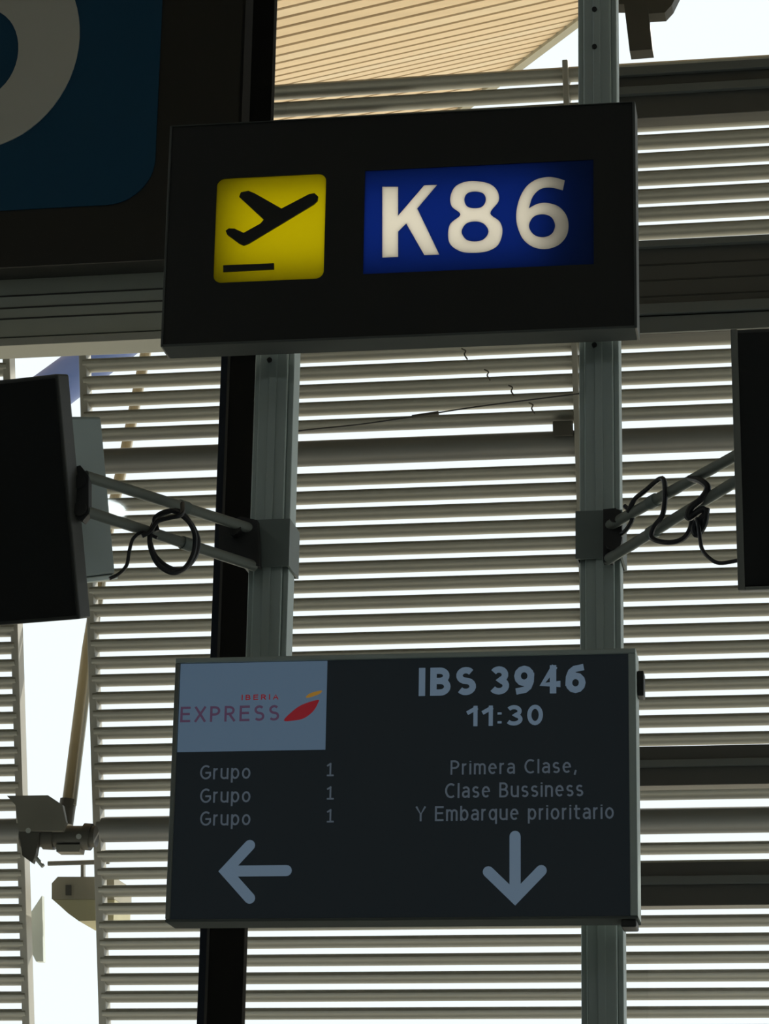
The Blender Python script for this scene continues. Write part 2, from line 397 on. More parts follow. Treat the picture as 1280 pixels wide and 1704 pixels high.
for i in range(len(prof) - 1):
    (va, za), (vb, zb) = prof[i], prof[i + 1]
    ua = u_edge(i, 0); ub = u_edge(min(i + 1, len(prof) - 1), 0)
    fa, fb = .10, .84
    q = []
    n = np.array([-(zb - za), (vb - va)]); n = n / np.linalg.norm(n) * .03
    bm = bmesh.new(); ring = []
    for u_end, w in ((UL, 0), (None, 1)):
        pts = []
        for ff, up_ in ((fa, 0), (fb, 0), (fb, 1), (fa, 1)):
            vv = va + (vb - va) * ff + n[0] * up_; zz = za + (zb - za) * ff + n[1] * up_
            uu = UL if w == 0 else ua + (ub - ua) * ff
            pts.append(bm.verts.new(cpt(uu, vv, zz)))
        ring.append(pts)
    for k in range(4): bm.faces.new((ring[0][k], ring[0][(k + 1) % 4], ring[1][(k + 1) % 4], ring[1][k]))
    bm.faces.new(ring[0]); bm.faces.new(ring[1][::-1])
    b = MB(); b.bm.free(); b.bm = bm
    b.build('slat', 'bamboo' if i % 5 else 'bamboo_pale', canopy)
# dark backing above the slats, and the edge board
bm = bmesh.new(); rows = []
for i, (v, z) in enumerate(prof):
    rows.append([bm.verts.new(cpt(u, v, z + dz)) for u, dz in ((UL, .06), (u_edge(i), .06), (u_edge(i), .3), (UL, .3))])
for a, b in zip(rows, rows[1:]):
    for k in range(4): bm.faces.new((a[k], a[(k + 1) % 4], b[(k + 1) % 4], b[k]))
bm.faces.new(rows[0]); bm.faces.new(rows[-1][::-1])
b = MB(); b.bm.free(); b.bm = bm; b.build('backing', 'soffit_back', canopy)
bm = bmesh.new(); rows = []
for i, (v, z) in enumerate(prof):
    u0, u1 = u_edge(i, 0), u_edge(i, 17)
    rows.append([bm.verts.new(cpt(u, v, z + dz)) for u, dz in ((u0, -.03), (u1, -.03), (u1, .3), (u0, .3))])
for a, b in zip(rows, rows[1:]):
    for k in range(4): bm.faces.new((a[k], a[(k + 1) % 4], b[(k + 1) % 4], b[k]))
bm.faces.new(rows[0]); bm.faces.new(rows[-1][::-1])
b = MB(); b.bm.free(); b.bm = bm; b.build('edge_board', 'fascia', canopy)

bm = bmesh.new(); v0, z0_ = prof[0]  # unseen slab bringing the roof inward, added to keep sky light off the blades
ring = [[bm.verts.new(cpt(u, vv, z0_ + dz)) for u, dz in ((UL, 0), (-14, 0), (-14, .3), (UL, .3))] for vv in (v0 - .02, 10.6)]
for k in range(4): bm.faces.new((ring[0][k], ring[0][(k + 1) % 4], ring[1][(k + 1) % 4], ring[1][k]))
bm.faces.new(ring[0]); bm.faces.new(ring[1][::-1])
b = MB(); b.bm.free(); b.bm = bm; b.build('shade_soffit', 'bamboo', canopy)

# --- louver screens, leaning inwards at the top
LEAN = math.radians(16.5)
LO = at(640, 750, 15.0); LN = np.array([0, math.cos(LEAN), math.sin(LEAN)]); LD = np.array([0, -math.sin(LEAN), math.cos(LEAN)])
LP = .1021                                     # blade pitch along the screen
def lpos(px, py): P = atp(px, py, LO, LN) - LO; return P[0], P @ LD      # (x, height along the screen) from LO
def ell(a, b, tilt, n=16):
    return [(a * math.cos(q) * math.cos(tilt) - b * math.sin(q) * math.sin(tilt), a * math.cos(q) * math.sin(tilt) + b * math.sin(q) * math.cos(tilt)) for q in [2 * math.pi * k / n for k in range(n)]]
BT = math.radians(-5)
bprof = ell(.66 * LP, .315 * LP, BT)
tprof = ell(.85 * LP, .72 * LP, 0, 20)
def screen(x0, x1, label, frame_side, s_top):
    root = empty('louver_screen', LO + LD * -2.75 + np.array([(x0 + x1) / 2, 0, 0]), rotx=LEAN)
    tag(root, label, 'louver', 'metal louver screens outside the glass')
    hw = (x1 - x0) / 2; W2L = Matrix.Rotation(-LEAN, 2)
    c, s = math.cos(-LEAN), math.sin(-LEAN)
    rotp = lambda pr: [(y * c - z * s, y * s + z * c) for y, z in pr]       # keep sections level in the world
    mesh_b = mesh_t = None
    for k in range(-34, 21):                   # rows counted from the upper rail; rails at 0 and -21
        row = k + .5
        if k in (-1, 0, -22, -21): continue
        zz = row * LP + 2.75
        if mesh_b is None:
            o = MB().prism(rotp(bprof), -hw, hw).build('blade', 'louver', root, smooth=True); mesh_b = o.data
        else: o = link(bpy.data.objects.new('blade', mesh_b), root)
        o.location = (0, 0, zz)
    for row in (0, -21):
        if mesh_t is None:
            o = MB().prism(rotp(tprof), -hw, hw).build('rail_tube', 'louver_tube', root, smooth=True); mesh_t = o.data
        else: o = link(bpy.data.objects.new('rail_tube', mesh_t), root)
        o.location = (0, .01, row * LP + 2.75)
    fx = -hw if frame_side < 0 else hw
    MB().box(fx - .022, fx + .022, -.055, .055, 2.75 - 34 * LP, 2.75 + s_top * LP, .004).build('end_frame', 'louver_frame', root)
    return root
xa, _ = lpos(158, 1150); xb, _ = lpos(31, 1150)
sR = screen(xa, 6.0, 'wide metal louver screen outside, seen between and beside the posts', -1, 20.4)
sL = screen(-7.0, xb, 'metal louver screen at the far left, left of the white gap', 1, 20.4)
# carrier stub on the top blades next to the right post
hwR = (6.0 - xa) / 2; cxR = (6.0 + xa) / 2
x_, s_ = lpos(944, 140)
MB().box(x_ - cxR - .016, x_ - cxR + .016, -.09, .08, 2.75 - 20 * LP, 2.75 + 21.2 * LP, .004).build('carrier', 'louver_frame', sR)
x_, s_ = lpos(938, 712)
MB().box(x_ - cxR - .05, x_ - cxR + .06, -.11, -.05, 2.75 + s_ - .05, 2.75 + s_ + .035, .004).build('rail_bracket', 'steel_dark', sR)

# --- things in and behind the gap on the left
def bar(name, a, b, r, m, label, cat, seg=14, off=(0, 0, 0)):
    a = np.array(a); b = np.array(b); root = a if a[2] < b[2] else b
    o = MB().tube([a - root, b - root], r, seg).build(name, m, None, smooth=True, loc=root)
    return tag(o, label, cat)
st = empty('roof_strut', at(-140, 760, 17.2)); tag(st, 'thick blue painted roof strut slanting up behind the louvers at left', 'strut')
sl = np.array(st.location)
a, b = at(-140, 818, 17.2), at(262, 520, 17.8)
MB().tube([a - sl, a + (b - a) * .5 - sl, b - sl], [.16, .155, .145], 20).build('tube', 'strut_blue', st, smooth=True)
q = a + (b - a) * .02; MB().tube([a - sl - (b - a) * .04, q - sl], .2, 20).build('end_collar', 'steel_grey', st, smooth=True)
# leaning pole: seen in the gap, then behind the louvers up to the beam
br = empty('leaning_pole', at(112, 1345, 15.6)); tag(br, 'thin ochre pole leaning up from the gap behind the louvers at left', 'pole')
o_ = np.array(br.location)
MB().tube([at(112, 1345, 15.6) - o_, at(146, 1080, 15.9) - o_, at(176, 900, 16.2) - o_, at(206, 765, 16.5) - o_, at(246, 570, 16.9) - o_, at(300, 330, 17.3) - o_], .036, 14).build('pole', 'pole_ochre', br, smooth=True)
MB().tube([at(124, 1340, 15.58) - o_, at(156, 1080, 15.85) - o_, at(178, 940, 16.1) - o_], .012, 8).build('side_rod', 'strut_olive', br, smooth=True)
MB().tube([at(108, 1372, 15.6) - o_, at(114, 1330, 15.6) - o_], .05, 12).build('end_fork', 'steel_dark', br, smooth=True)
YJ = 15.35
jo = at(85, 1440, YJ)
jt = empty('rail_joint', jo); tag(jt, 'dark bolted steel joint between the two louver rails in the gap', 'joint')
def jl(x, y, dy=0.): return at(x, y, YJ + dy) - jo
def jslab(name, m, pts, y0, y1): 
    return MB().slab([(jl(*p)[0], jl(*p)[2]) for p in pts], y0, y1).build(name, m, jt)
jslab('plate', 'steel_grey', [(20, 1330), (88, 1329), (112, 1345), (118, 1374), (112, 1388), (40, 1388), (34, 1345)], -.10, -.06)
MB().tube([jl(36, 1392), jl(160, 1392)], .062, 16).build('sleeve', 'steel_dark', jt, smooth=True)
MB().tube([jl(74, 1392, -.0), jl(92, 1393)], .075, 16).build('collar', 'steel_dark', jt, smooth=True)
MB().tube([jl(140, 1392, -.0), jl(152, 1393)], .078, 16).build('collar', 'steel_dark', jt, smooth=True)
jslab('gusset', 'steel_dark', [(38, 1385), (72, 1390), (66, 1425), (60, 1440), (44, 1428)], -.08, -.03)
jslab('clamp_plate', 'steel_grey', [(96, 1408), (138, 1408), (136, 1420), (98, 1420)], -.05, .05)
MB().tube([jl(80, 1437, .42), jl(182, 1434, .42)], .014, 8).build('lower_rod', 'steel_grey', jt, smooth=True)
for bx, by in ((47, 1382), (131, 1392)):
    MB().tube([jl(bx, by, -.13), jl(bx, by, -.05)], .016, 8).build('bolt', 'bolt_steel', jt, smooth=True)
MB().tube([jl(60, 1428, -.1), jl(72, 1442, -.1)], .012, 8).build('pin', 'bolt_steel', jt, smooth=True)
# beige block hanging below the joint
bo2 = at(130, 1532, 15.86); bl = empty('corner_block', bo2); tag(bl, 'beige olive block below the rail joint in the gap', 'block')
def bb(x, y): P = at(x, y, 15.86) - bo2; return (P[0], P[2])
MB().slab([bb(*p) for p in ((86, 1470), (96, 1459), (190, 1459), (190, 1496), (86, 1496))], 0, .4).build('upper_block', 'stone_beige', bl)
MB().slab([bb(*p) for p in ((87, 1496.5), (190, 1496.5), (188, 1531), (130, 1532), (112, 1519), (100, 1508))], .01, .38).build('lower_block', 'stone_olive', bl)
MB().slab([bb(*p) for p in ((110, 1473), (119, 1473), (119, 1490), (110, 1490))], -.012, .0).build('dark_slot', 'steel_dark', bl)
MB().slab([bb(*p) for p in ((132, 1436), (137, 1430), (137, 1460), (132, 1460))], .03, .07).build('hanger', 'steel_grey', bl)
# pale upright fin along the left screen edge
po = at(60, 1640, 16.0); MBp = MB().slab([(lambda P: (P[0], P[2]))(at(x, y, 16.0) - po) for x, y in ((50, 1520), (70, 1490), (72, 1600), (60, 1600), (50, 1580))], 0, .05)
tag(MBp.build('glass_fin', 'pale_panel', None, loc=po), 'pale upright fin beside the left louver edge near the bottom', 'panel')

# --- thin cable with clips in front of the wide screen
YC = 14.55
co = at(490, 722, YC)
cb = empty('stay_cable', co); tag(cb, 'thin dark stay cable crossing the louvers below the gate sign', 'cable')
path = smooth_path([at(400, 735, YC) - co, at(490, 718, YC) - co, at(600, 706, YC) - co, at(690, 693, YC) - co, at(800, 676, YC) - co, at(965, 655, YC) - co], 6)
MB().tube(path, .0042, 8).build('wire', 'cable', cb, smooth=True)
MB().tube([at(686, 693.5, YC) - co, at(730, 687, YC) - co], .011, 10).build('turnbuckle', 'steel_dark', cb, smooth=True)
hooks = [(774, 590), (812, 625), (852, 651), (886, 680)]
for hx, hy in hooks:
    h0 = at(hx, hy, 14.62)
    o = MB().tube(smooth_path([at(hx - 6, hy - 10, 14.6) - h0, at(hx + 1, hy - 6, 14.6) - h0, at(hx - 1, hy, 14.6) - h0, at(hx + 4, hy + 8, 14.6) - h0], 4), .0042, 6).build('wire_hook', 'steel_dark', None, smooth=True, loc=h0)
    i = hooks.index((hx, hy)); tag(o, ('highest and leftmost', 'second from the top', 'third from the top', 'lowest and rightmost')[i] + ' small wire hook on the louvers under the gate sign', 'hook', 'wire hooks on the louvers')

# --- dark hanger at the top right
ho = at(1062, 88, 13.3); hg = empty('ceiling_hanger', ho); tag(hg, 'dark steel hanger bracket at the top right of the post', 'bracket')
def hh(x, y): P = at(x, y, 13.3) - ho; return (P[0], P[2])
MB().slab([hh(*p) for p in ((1038, 2), (1077, 0), (1086, 82), (1048, 85))], 0, .1).build('hanger_leg', 'steel_dark', hg)
MB().slab([hh(*p) for p in ((1020, -60), (1150, -60), (1118, 5), (1106, 18), (1076, 20), (1038, 4), (1024, 4))], .02, .12).build('hanger_head', 'steel_dark', hg)
MB().slab([hh(*p) for p in ((1060, -62), (1110, -62), (1110, -300), (1060, -300))], .03, .11).build('hanger_rod', 'steel_dark', hg)

# ================================================================== INSIDE: the big sign
BY = 12.05
bs0 = at(402, 435, BY)
big = empty('big_gate_sign', bs0); tag(big, 'large black sign at upper left with part of a white numeral on blue', 'sign')
def bg_(x, y): P = at(x, y, BY) - bs0; return (P[0], P[2])
zt = 2.6; xl_ = -3.2
zb = (bg_(0, 446)[1] + bg_(270, 432)[1]) / 2; xr_ = bg_(402, 100)[0]
MB().box(xl_, xr_, .0, .16, zb, zt, .006).build('case', 'sign_black', big)
MB().box(xr_ + .001, xr_ + .012, -.004, .16, zb, zt, .002).build('edge_trim', 'mullion_black', big)
bx1 = (bg_(267, 60)[0] + bg_(261, 240)[0]) / 2; bz0 = (bg_(0, 350)[1] + bg_(150, 344)[1]) / 2
sheet('blue_square', [rrect(bx1 - 2.35, bx1, bz0, bz0 + 2.2, .23, 12)], -.004, .006, 'big_blue', big)
# white numeral: bowl with a tail sweeping up to the left
oc, ic = bg_(-30, 75), bg_(-30, 91); k = (bg_(133, 75)[0] - oc[0]) / 163
kz = (bg_(-30, 250)[1] - oc[1]) / -175
ot = [(oc[0] + 163 * k * math.cos(q), oc[1] + 175 * kz * math.sin(q)) for q in [2 * math.pi * i / 64 for i in range(64)]]
inn = [(ic[0] + 62 * k * math.cos(q), ic[1] + 75 * kz * math.sin(q)) for q in [2 * math.pi * i / 40 for i in range(40)]]
num = sheet('numeral', [ot, inn], -.012, .008, 'big_white', big)
tl = spline([(oc[0] - 163 * k, oc[1] + .05), (oc[0] - 158 * k, oc[1] + .5), (oc[0] - 110 * k, oc[1] + .85), (oc[0] + 20 * k, oc[1] + 1.02), (oc[0] + 110 * k, oc[1] + 1.0), (oc[0] + 100 * k, oc[1] + .8), (oc[0] + 20 * k, oc[1] + .8), (oc[0] - 50 * k, oc[1] + .65), (oc[0] - 62 * k, oc[1] + .42), (oc[0] - 70 * k, oc[1] + .3)], 5)
sheet('numeral_tail', [tl], -.0118, .008, 'big_white', big)

# ================================================================== gate sign K86
SROT = math.radians(.79)
class Panel:
    def __init__(s, name, px, Y, label, cat):
        s.o = at(*px, Y); s.root = empty(name, s.o, SROT); tag(s.root, label, cat)
        s.U = np.array([math.cos(SROT), math.sin(SROT), 0]); s.n = np.array([-math.sin(SROT), math.cos(SROT), 0])
    def q(s, x, y, off=0.):
        P = atp(x, y, s.o + s.n * off, s.n) - s.o; return (float(P @ s.U), float(P[2]))
ks = Panel('gate_sign', (668, 557), 5.8, 'black backlit gate sign reading K86 with a yellow take-off symbol', 'sign')
q = ks.q
x0 = (q(283, 215)[0] + q(275.5, 570)[0]) / 2; x1 = (q(1052, 175)[0] + q(1057, 540)[0]) / 2
z0 = (q(275, 571)[1] + q(1058, 545)[1]) / 2; z1 = (q(283, 212)[1] + q(1053, 171)[1]) / 2
D = .075
yl = [q(360, 330)[0], q(542, 330)[0], (q(450, 467)[1]), (q(450, 293)[1])]
bl_ = [q(606, 360)[0], q(988, 360)[0], (q(640, 455)[1] + q(900, 443)[1]) / 2, (q(640, 283)[1] + q(900, 269)[1]) / 2]
yel = rrect(yl[0], yl[1], yl[2], yl[3], .019); blu = [(bl_[0], bl_[2]), (bl_[1], bl_[2]), (bl_[1], bl_[3]), (bl_[0], bl_[3])]
e = .004
# black face with two windows; the panels sit in them
sheet('face', [[(x0, z0), (x1, z0), (x1, z1), (x0, z1)], yel[::-1], blu[::-1]], .004, .008, 'sign_black', ks.root)
cs = MB(); 
cs.box(x0, x1, .008, D, z1 - .008, z1); cs.box(x0, x0 + .008, .008, D, z0 + .008, z1 - .008); cs.box(x1 - .008, x1, .008, D, z0 + .008, z1 - .008)
cs.build('case', 'sign_edge', ks.root)
MB().box(x0, x1, .0085, D, z0, z0 + .008).build('bottom_plate', 'sign_under', ks.root)
MB().box(x0 + .008, x1 - .008, D - .006, D, z0 + .008, z1 - .008).build('back_plate', 'box_inner', ks.root)
for nm, xx0, xx1, zz0, zz1 in (('edge_trim', x1, x1 + .006, z0 - .006, z1 + .002), ('edge_trim', x0 - .005, x0, z0 - .006, z1 + .002), ('bottom_trim', x0, x1, z0 - .006, z0), ('edge_trim', x0, x1, z1, z1 + .002)):
    MB().box(xx0, xx1, -.004, D, zz0, zz1, .0015).build(nm, 'sign_under' if nm == 'bottom_trim' else 'sign_edge', ks.root)
sheet('yellow_panel', [yel], .005, .004, 'lit_yellow', ks.root)
c1 = lambda x, y: q(x / 2, y / 2)                # traced from a 2x view
plane = [(797, 657), (803, 642), (828, 637), (848, 645), (938, 696), (1030, 648), (1048, 645), (1060, 656), (1058, 670), (1046, 682), (830, 812), (812, 819), (798, 813), (757, 783), (752, 770), (763, 762), (782, 763), (812, 777), (868, 746), (879, 733)]
sheet('airplane_symbol', [[c1(*p) for p in plane]], -.002, .004, 'sign_black', ks.root)
sheet('runway_bar', [[c1(*p) for p in ((744, 885), (913, 878), (913, 898), (744, 907))]], -.002, .004, 'sign_black', ks.root)
c2 = lambda x, y: q(590 + x / 3.122, 250 + y / 3.122)
K = [(144, 188), (226, 188), (226, 338), (362, 180), (428, 178), (325, 300), (440, 540), (362, 542), (268, 378), (226, 420), (226, 552), (144, 555)]
O8 = spline([(622, 158), (700, 172), (742, 210), (748, 262), (705, 325), (755, 370), (768, 425), (745, 490), (690, 522), (622, 530), (555, 524), (500, 490), (486, 440), (498, 380), (550, 332), (505, 290), (498, 240), (520, 190), (565, 165)], 5)
I8a = spline([(625, 212), (668, 222), (682, 255), (665, 290), (625, 300), (585, 290), (570, 255), (585, 222)], 5)
I8b = spline([(625, 367), (672, 380), (696, 420), (672, 460), (625, 472), (580, 462), (556, 422), (578, 380)], 5)
o6 = [(1092, 155), (1082, 206)] + smooth_path([(1082, 206), (1020, 192), (965, 200), (925, 240), (905, 300)], 5)[1:] + smooth_path([(905, 300), (950, 277), (1000, 272), (1060, 290), (1100, 335), (1112, 390), (1100, 445), (1060, 490), (1000, 510), (935, 503), (880, 465), (848, 400), (840, 330), (855, 255), (890, 190), (940, 152), (1000, 137), (1050, 142), (1092, 155)], 5)[1:-1]
I6 = spline([(975, 330), (1022, 345), (1042, 390), (1022, 435), (975, 450), (930, 435), (906, 392), (928, 345)], 5)
gl = {'K': [K], '8': [O8, I8a, I8b], '6': [o6, I6]}
gl = {k: [[c2(*p) for p in lp] for lp in v] for k, v in gl.items()}
sheet('blue_panel', [blu] + [gl['K'][0], gl['8'][0], gl['6'][0]], .005, .004, 'lit_blue', ks.root)
sheet('counter', [gl['8'][1]], .005, .004, 'lit_blue', ks.root); sheet('counter', [gl['8'][2]], .005, .004, 'lit_blue', ks.root); sheet('counter', [gl['6'][1]], .005, .004, 'lit_blue', ks.root)
for ch, nm in (('K', 'letter'), ('8', 'digit'), ('6', 'digit')): sheet(nm, gl[ch], .004, .004, 'lit_white', ks.root)
# the tube inside the box that lights the panels from behind
la = bpy.data.lights.new('sign_tube', 'AREA'); la.shape = 'RECTANGLE'; la.size = abs(q(378, 360)[0] - q(905, 360)[0]); la.size_y = .20; la.energy = .95; la.color = (1, .97, .90)
lo = bpy.data.objects.new('sign_tube', la); link(lo, ks.root)
lo.location = ((q(378, 360)[0] + q(905, 360)[0]) / 2, D - .012, (bl_[2] + bl_[3]) / 2); lo.rotation_euler = (math.radians(-90), 0, 0)

# ================================================================== LCD information display
ld = Panel('information_display', (672, 1540), 5.74, 'large hanging information screen showing a flight and boarding groups with arrows', 'screen')
q = ld.q
X0 = (q(287, 1110)[0] + q(281, 1540)[0]) / 2; X1 = (q(1055, 1085)[0] + q(1066, 1530)[0]) / 2
Z1 = (q(287, 1097)[1] + q(1055, 1079)[1]) / 2; Z0 = (q(285, 1536)[1] + q(1060, 1528)[1]) / 2
dd = .085
MB().box(X0 + .004, X1 - .004, .018, dd, Z0 + .004, Z1 - .004, .003).build('housing', 'alu_dark', ld.root)
wl, wr, wt, wb = .010, .016, .011, .006
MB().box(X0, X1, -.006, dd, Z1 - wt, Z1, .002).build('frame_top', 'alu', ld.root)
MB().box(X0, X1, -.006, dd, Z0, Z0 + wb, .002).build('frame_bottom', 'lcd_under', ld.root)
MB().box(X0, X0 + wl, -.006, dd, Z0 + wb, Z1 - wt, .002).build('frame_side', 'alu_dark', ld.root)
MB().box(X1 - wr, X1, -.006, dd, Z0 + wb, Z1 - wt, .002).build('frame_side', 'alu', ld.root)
sx0, sx1, sz0, sz1 = X0 + wl, X1 - wr, Z0 + wb, Z1 - wt
scr = MB().box(sx0, sx1, .0, .018, sz0, sz1).build('screen', 'screen_dark', ld.root)
MB().box(X1, X1 + .014, .03, .075, q(1062, 1152)[1], q(1062, 1110)[1], .003).build('side_latch', 'rubber', ld.root)
MB().box(X1 - .036, X1 - .004, .0, .07, Z0 - .016, Z0, .003).build('corner_foot', 'rubber', ld.root)
pz = [q(545, 1105)[0], (q(300, 1252)[1] + q(545, 1247)[1]) / 2]
yp = -.0012
MB().box(sx0 + .001, pz[0], yp, .0, pz[1], sz1 - .001).build('logo_panel', 'screen_pale', scr)
yt = -.0022
def tx(name, s, xa, xb, ya, yb, w, m, gap=.16, space=.42, xs=None):   # ya = top of capitals, yb = baseline, at the middle
    xm = (xa + xb) / 2
    text_part(name, s, q(xa, yb)[0], q(xb, yb)[0], q(xm, yb)[1], q(xm, ya)[1] - q(xm, yb)[1], w, m, scr, yt, gap=gap, space=space)
tx('character', 'IBS 3946', 697, 975, 1109, 1156, .225, 'screen_text', .17, .30)
tx('character', '11:30', 776, 905, 1174, 1208, .20, 'screen_text', .12)
tx('text_line', 'Primera Clase,', 750, 960, 1264, 1288, .13, 'screen_text_dim', .17, .46)
tx('text_line', 'Clase Bussiness', 741, 971, 1302, 1327, .13, 'screen_text_dim', .17, .46)
tx('text_line', 'Y Embarque prioritario', 692, 1022, 1340, 1365, .13, 'screen_text_dim', .17, .46)
for ya in (1273, 1312, 1350):
    tx('text_line', 'Grupo', 333, 417, ya, ya + 24, .13, 'screen_text_dim', .17)
    tx('text_line', '!', 544, 556, ya - 3, ya + 19, .13, 'screen_text_dim')
tx('logo_word', 'EXPRESS', 300, 465, 1175, 1201, .15, 'screen_plum', .24)
tx('logo_word', 'IBERIA', 402, 464, 1156, 1165, .2, 'screen_red', .3)
c3 = lambda x, y: q(280 + x / 4.571, 1090 + y / 4.571)
sheet('logo_leaf', [spline([c3(*p) for p in ((882, 500), (935, 440), (1020, 380), (1140, 343), (1140, 368), (1105, 428), (1035, 482), (955, 500))], 4)], yt, .001, 'screen_red', scr)
sheet('logo_leaf', [spline([c3(*p) for p in ((1048, 322), (1085, 292), (1168, 272), (1150, 298), (1075, 325))], 4)], yt, .001, 'screen_yellow', scr)
sw = abs(q(373, 1450)[0] - q(391, 1450)[0])
strokes_part('arrow_symbol', [[q(416, 1407), q(376, 1450), q(416, 1495)], [q(380, 1450), q(477, 1449)]], sw, 'screen_text', scr, yt)
strokes_part('arrow_symbol', [[q(813, 1451), q(857.5, 1494), q(901, 1449)], [q(857.5, 1392), q(857.5, 1488)]], sw, 'screen_text', scr, yt)

# ================================================================== posts
PY = 5.90
def post(label, xa, xb, z0, z1, holes):
    cx = (xa + xb) / 2; w = (xb - xa) / 2; z0 = float(z0); z1 = float(z1)
    r = empty('support_post', (cx, PY, z0)); tag(r, label, 'post', 'aluminium posts holding the signs'); h = z1 - z0
    MB().box(-w * .72, w * .72, .0, .09, 0, h, .004).build('core', 'alu', r)
    MB().box(-w, -w * .70, .012, .078, 0, h, .003).build('side_flange', 'alu', r)
    MB().box(w * .70, w, .012, .078, 0, h, .003).build('side_flange', 'alu', r)
    MB().box(-w * .20, w * .20, -.006, .002, 0, h, .002).build('centre_rib', 'alu', r)
    for x, z in holes: MB().tube([(x, -.0105, z - z0), (x, .0, z - z0)], .006, 8).build('bolt', 'bolt', r, smooth=True)
    return r
lx0 = (at(421, 600, PY)[0] + at(409, 1085, PY)[0]) / 2; lx1 = (at(488, 600, PY)[0] + at(475, 1085, PY)[0]) / 2
rx0 = (at(960, 100, PY)[0] + at(968, 1650, PY)[0]) / 2; rx1 = (at(1027, 100, PY)[0] + at(1036, 1650, PY)[0]) / 2
post('left aluminium post running only between the gate sign and the screen', lx0, lx1, at(450, 1330, PY)[2], at(450, 330, PY)[2], [((at(450, 600, PY)[0] - (lx0 + lx1) / 2), at(450, 601, PY)[2])])
post('right aluminium post running from floor to ceiling past both signs', rx0, rx1, 0, 9.2, [(at(990, y, PY)[0] - (rx0 + rx1) / 2, at(990, y, PY)[2]) for y in (18, 80, 576)])
# mounting plates behind the sign and the screen
for pn, back, zz in ((ks, D, (.12, .30)), (ld, dd, (.12, .46))):
    for px_ in ((lx0 + lx1) / 2, (rx0 + rx1) / 2):
        uu = float((np.array([px_, PY, 0]) - pn.o)[:2] @ pn.U[:2]); gap_ = float((np.array([px_, PY - .008, 0]) - pn.o)[:2] @ pn.n[:2])
        for z_ in zz: MB().box(uu - .03, uu + .03, back, gap_, z_, z_ + .05).build('mount_plate', 'clamp_paint', pn.root)
# ================================================================== side monitors on arms
def monitor(label, px, Y, psi, tilt, h, w, side, box):
    Am = at(*px, Y)
    Rm = Matrix.Rotation(math.radians(psi), 3, 'Z') @ Matrix.Rotation(math.radians(tilt), 3, 'X')
    # origin at the front corner nearest the post, bottom end
    org = Vector(Am) - Rm @ Vector((0, 0, h))
    r = empty('side_monitor', org, math.radians(psi), math.radians(tilt)); tag(r, label, 'monitor', 'monitors on arms beside the posts')
    s = side                                     # +1: the corner is the right one, body extends to the left
    xa, xb = (-w, 0) if s > 0 else (0, w)
    MB().box(xa, xb, .0, .055, 0, h, .004).build('case', 'monitor_edge', r)
    MB().box(xa + .006, xb - .006, -.004, .0, .008, h - .008, .001).build('screen', 'monitor_black', r)
    if s < 0:
        MB().box(xa, xa + .014, -.008, .0, 0, h, .002).build('bezel', 'bezel_grey', r); MB().box(xa + .014, xb, -.008, .0, 0, .007, .002).build('bezel', 'bezel_grey', r)
    b0, b1, d, inset = box
    x0, x1 = (-w + inset, -inset) if s > 0 else (inset, w - inset)
    MB().box(x0, x1, .055, .055 + d, b0, b1, .006).build('rear_housing', 'housing', r)
    MB().box(x0 - .004, x1 + .004, .06, .055 + d + .004, b0 - .012, b0, .003).build('housing_rim', 'alu', r)
    return r, Rm, org
mL, RL, OL = monitor('black monitor cut off at the left edge, showing its grey side housing', (96, 622), 5.35, -10, 18.3, .519, .9, 1, (.085, .43, .17, .012))
mR, RR, OR = monitor('black monitor cut off at the right edge beside the right post', (1216, 549), 5.35, 0, 10.5, .53, .9, -1, (.10, .43, .12, .10))

def arm(label, group, clampx, cz, ends, post_side, mount, collars):
    """ends: list of (px on the monitor side, px at the post, Y each)"""
    base = np.array([clampx, PY, cz]); r = empty('monitor_arm', base); tag(r, label, 'bracket', group)
    hw = (lx1 - lx0) / 2 + .0055
    cl_ = MB(); cl_.box(-hw, hw, -.013, -.007, -.055, .055); cl_.box(-hw, hw, .091, .097, -.055, .055); cl_.box(-hw, -hw + .005, -.007, .091, -.055, .055); cl_.box(hw - .005, hw, -.007, .091, -.055, .055)
    cl_.build('post_clamp', 'clamp_paint', r)
    for (a, Ya, b, Yb) in ends:
        pa, pb = at(*a, Ya) - base, at(*b, Yb) - base
        MB().tube([pa, pb], .012, 14).build('arm_tube', 'alu_dark', r, smooth=True)
        for t in collars:
            c = pb + (pa - pb) * t; dv = (pa - pb) / np.linalg.norm(pa - pb)
            MB().tube([c - dv * .012, c + dv * .012], .0148, 14).build('collar', 'clamp_paint', r, smooth=True)
    for (x, y, Yk, rad) in mount['knuckles']:
        c = at(x, y, Yk) - base; MB().tube([c - np.array([0, .018, 0]), c + np.array([0, .018, 0])], rad, 16).build('knuckle', 'rubber', r, smooth=True)
    for pts, Yk in mount['plates']:
        MB().slab([(lambda P: (P[0], P[2]))(at(x, y, Yk) - base) for x, y in pts], Yk - PY - .012, Yk - PY + .012).build('end_plate', 'rubber', r)
    for (x, y, Yk) in mount['bolts']:
        c = at(x, y, Yk) - base; MB().tube([c + np.array([0, -.008, 0]), c], .006, 8).build('bolt', 'bolt_steel', r, smooth=True)
    return r
_n = np.array(RL @ Vector((1, 0, 0))); _p = np.array(OL + RL @ Vector((-.012, .1, .2)))
YH = float(atp(138, 822, _p + _n * .02, _n)[1]); 
YA = 5.52; YB = 5.86
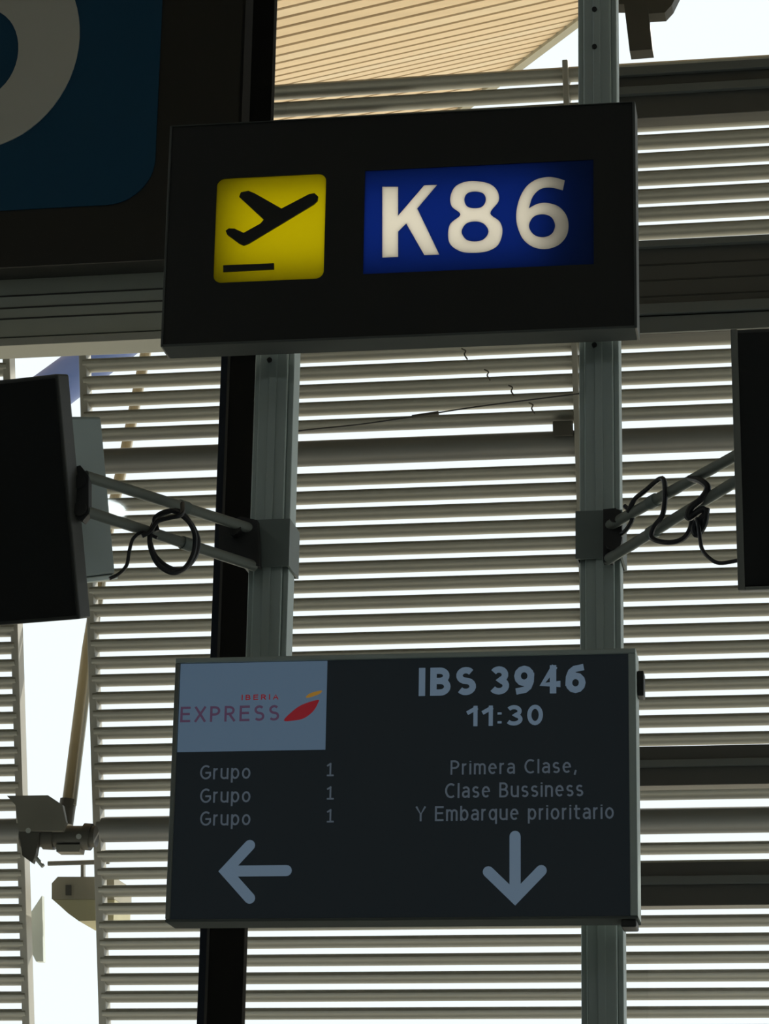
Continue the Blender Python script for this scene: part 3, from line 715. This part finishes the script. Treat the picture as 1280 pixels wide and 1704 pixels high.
arm('twin tube arm reaching from the left post to the left monitor', 'monitor arms', (lx0 + lx1) / 2, float(at(445, 906, PY)[2]),
    [((142, 792), YH, (418, 880), YB), ((144, 851), YH, (424, 942), YB)], -1,
    {'knuckles': [(134, 805, YH, .015), (136, 850, YH, .015), (392, 882, 5.84, .016)],
     'plates': [([(118, 783), (136, 777), (150, 795), (150, 858), (140, 870), (122, 858)], YH), ([(366, 878), (402, 862), (430, 868), (434, 945), (404, 940), (366, 915)], YB)],
     'bolts': [(428, 876, PY - .015), (428, 924, PY - .015)]}, [.42])
arm('twin tube arm reaching from the right post to the right monitor', 'monitor arms', (rx0 + rx1) / 2, float(at(994, 892, PY)[2]),
    [((1236, 752), YA, (1012, 876), YB), ((1240, 792), YA, (1010, 932), YB)], 1,
    {'knuckles': [(1026, 862, 5.84, .015), (1022, 905, 5.84, .018)],
     'plates': [([(1005, 850), (1026, 848), (1036, 870), (1036, 905), (1020, 938), (1005, 938)], YB)], 'bolts': []}, [.35])

# --- black cables tied to the arms
def cable(label, pts, r, Yf=None):
    P = [at(x, y, Y) for x, y, Y in pts]; lo_ = min(P, key=lambda p: p[2])
    o = MB().tube(smooth_path([p - lo_ for p in P], 6), r, 8).build('power_cable', 'cable', None, smooth=True, loc=lo_)
    return tag(o, label, 'cable', 'black cables tied to the monitor arms')
cable('black cable coiled in a loop around the left monitor arm', [(262, 884, 5.60), (258, 862, 5.60), (285, 850, 5.60), (312, 866, 5.62), (324, 890, 5.64), (322, 920, 5.64), (308, 945, 5.62), (286, 953, 5.6), (262, 938, 5.58), (250, 908, 5.58), (252, 880, 5.6), (268, 858, 5.62), (296, 850, 5.64), (318, 872, 5.66), (330, 900, 5.67), (324, 928, 5.66), (304, 948, 5.64), (280, 944, 5.62), (258, 925, 5.62), (249, 900, 5.63)], .0056)
cable('loose black cable end hanging from the left arm toward the housing', [(262, 895, 5.595), (238, 886, 5.59), (222, 896, 5.58), (215, 918, 5.575), (211, 940, 5.57), (198, 955, 5.56), (182, 963, 5.55)], .0040)
cable('short black cable wrapped under the upper tube of the left arm', [(304, 838, 5.66), (302, 856, 5.60), (280, 862, 5.59), (262, 868, 5.585), (250, 884, 5.58), (236, 892, 5.575)], .0052)
cable('black cable hanging in a narrow loop near the right post', [(1040, 842, 5.82), (1052, 855, 5.80), (1051, 868, 5.80), (1042, 882, 5.80), (1034, 889, 5.82)], .0050)
cable('black cable looping between the two tubes of the right arm', [(1046, 852, 5.79), (1056, 832, 5.77), (1075, 816, 5.74), (1102, 796, 5.70), (1107, 822, 5.69), (1103, 856, 5.69), (1088, 878, 5.70), (1086, 896, 5.70), (1112, 903, 5.68), (1136, 897, 5.66), (1149, 879, 5.65), (1153, 852, 5.64)], .0056)
cable('thick black cable bundle wound round the right arm', [(1148, 796, 5.64), (1166, 800, 5.60), (1178, 812, 5.59), (1168, 830, 5.60), (1150, 846, 5.60), (1146, 862, 5.60), (1168, 848, 5.60), (1174, 856, 5.60), (1156, 876, 5.60), (1160, 890, 5.60), (1172, 872, 5.6), (1176, 846, 5.6)], .0075)
cable('black cable curving from the right arm to the right monitor', [(1160, 862, 5.59), (1164, 885, 5.585), (1168, 912, 5.58), (1180, 928, 5.57), (1198, 937, 5.56), (1232, 932, 5.55)], .0042)

# ================================================================== unseen fill lamps added to brighten the hall (behind the viewer)
for i, (lx, ly) in enumerate(((-7, -6), (0, -6), (7, -6), (-7, 1.5), (7, 1.5))):
    r = empty('fill_lamp', (lx, ly, 9.14)); 
    tag(r, 'round fill lamp added unseen under the ceiling, ' + ('left back', 'middle back', 'right back', 'left front', 'right front')[i], 'lamp', 'added fill lamps')
    MB().tube([(0, 0, .0), (0, 0, .06)], .42, 24).build('rim', 'alu', r, smooth=True)
    MB().tube([(0, 0, -.02), (0, 0, .0)], .38, 24).build('diffuser', 'fill_glow', r, smooth=True)
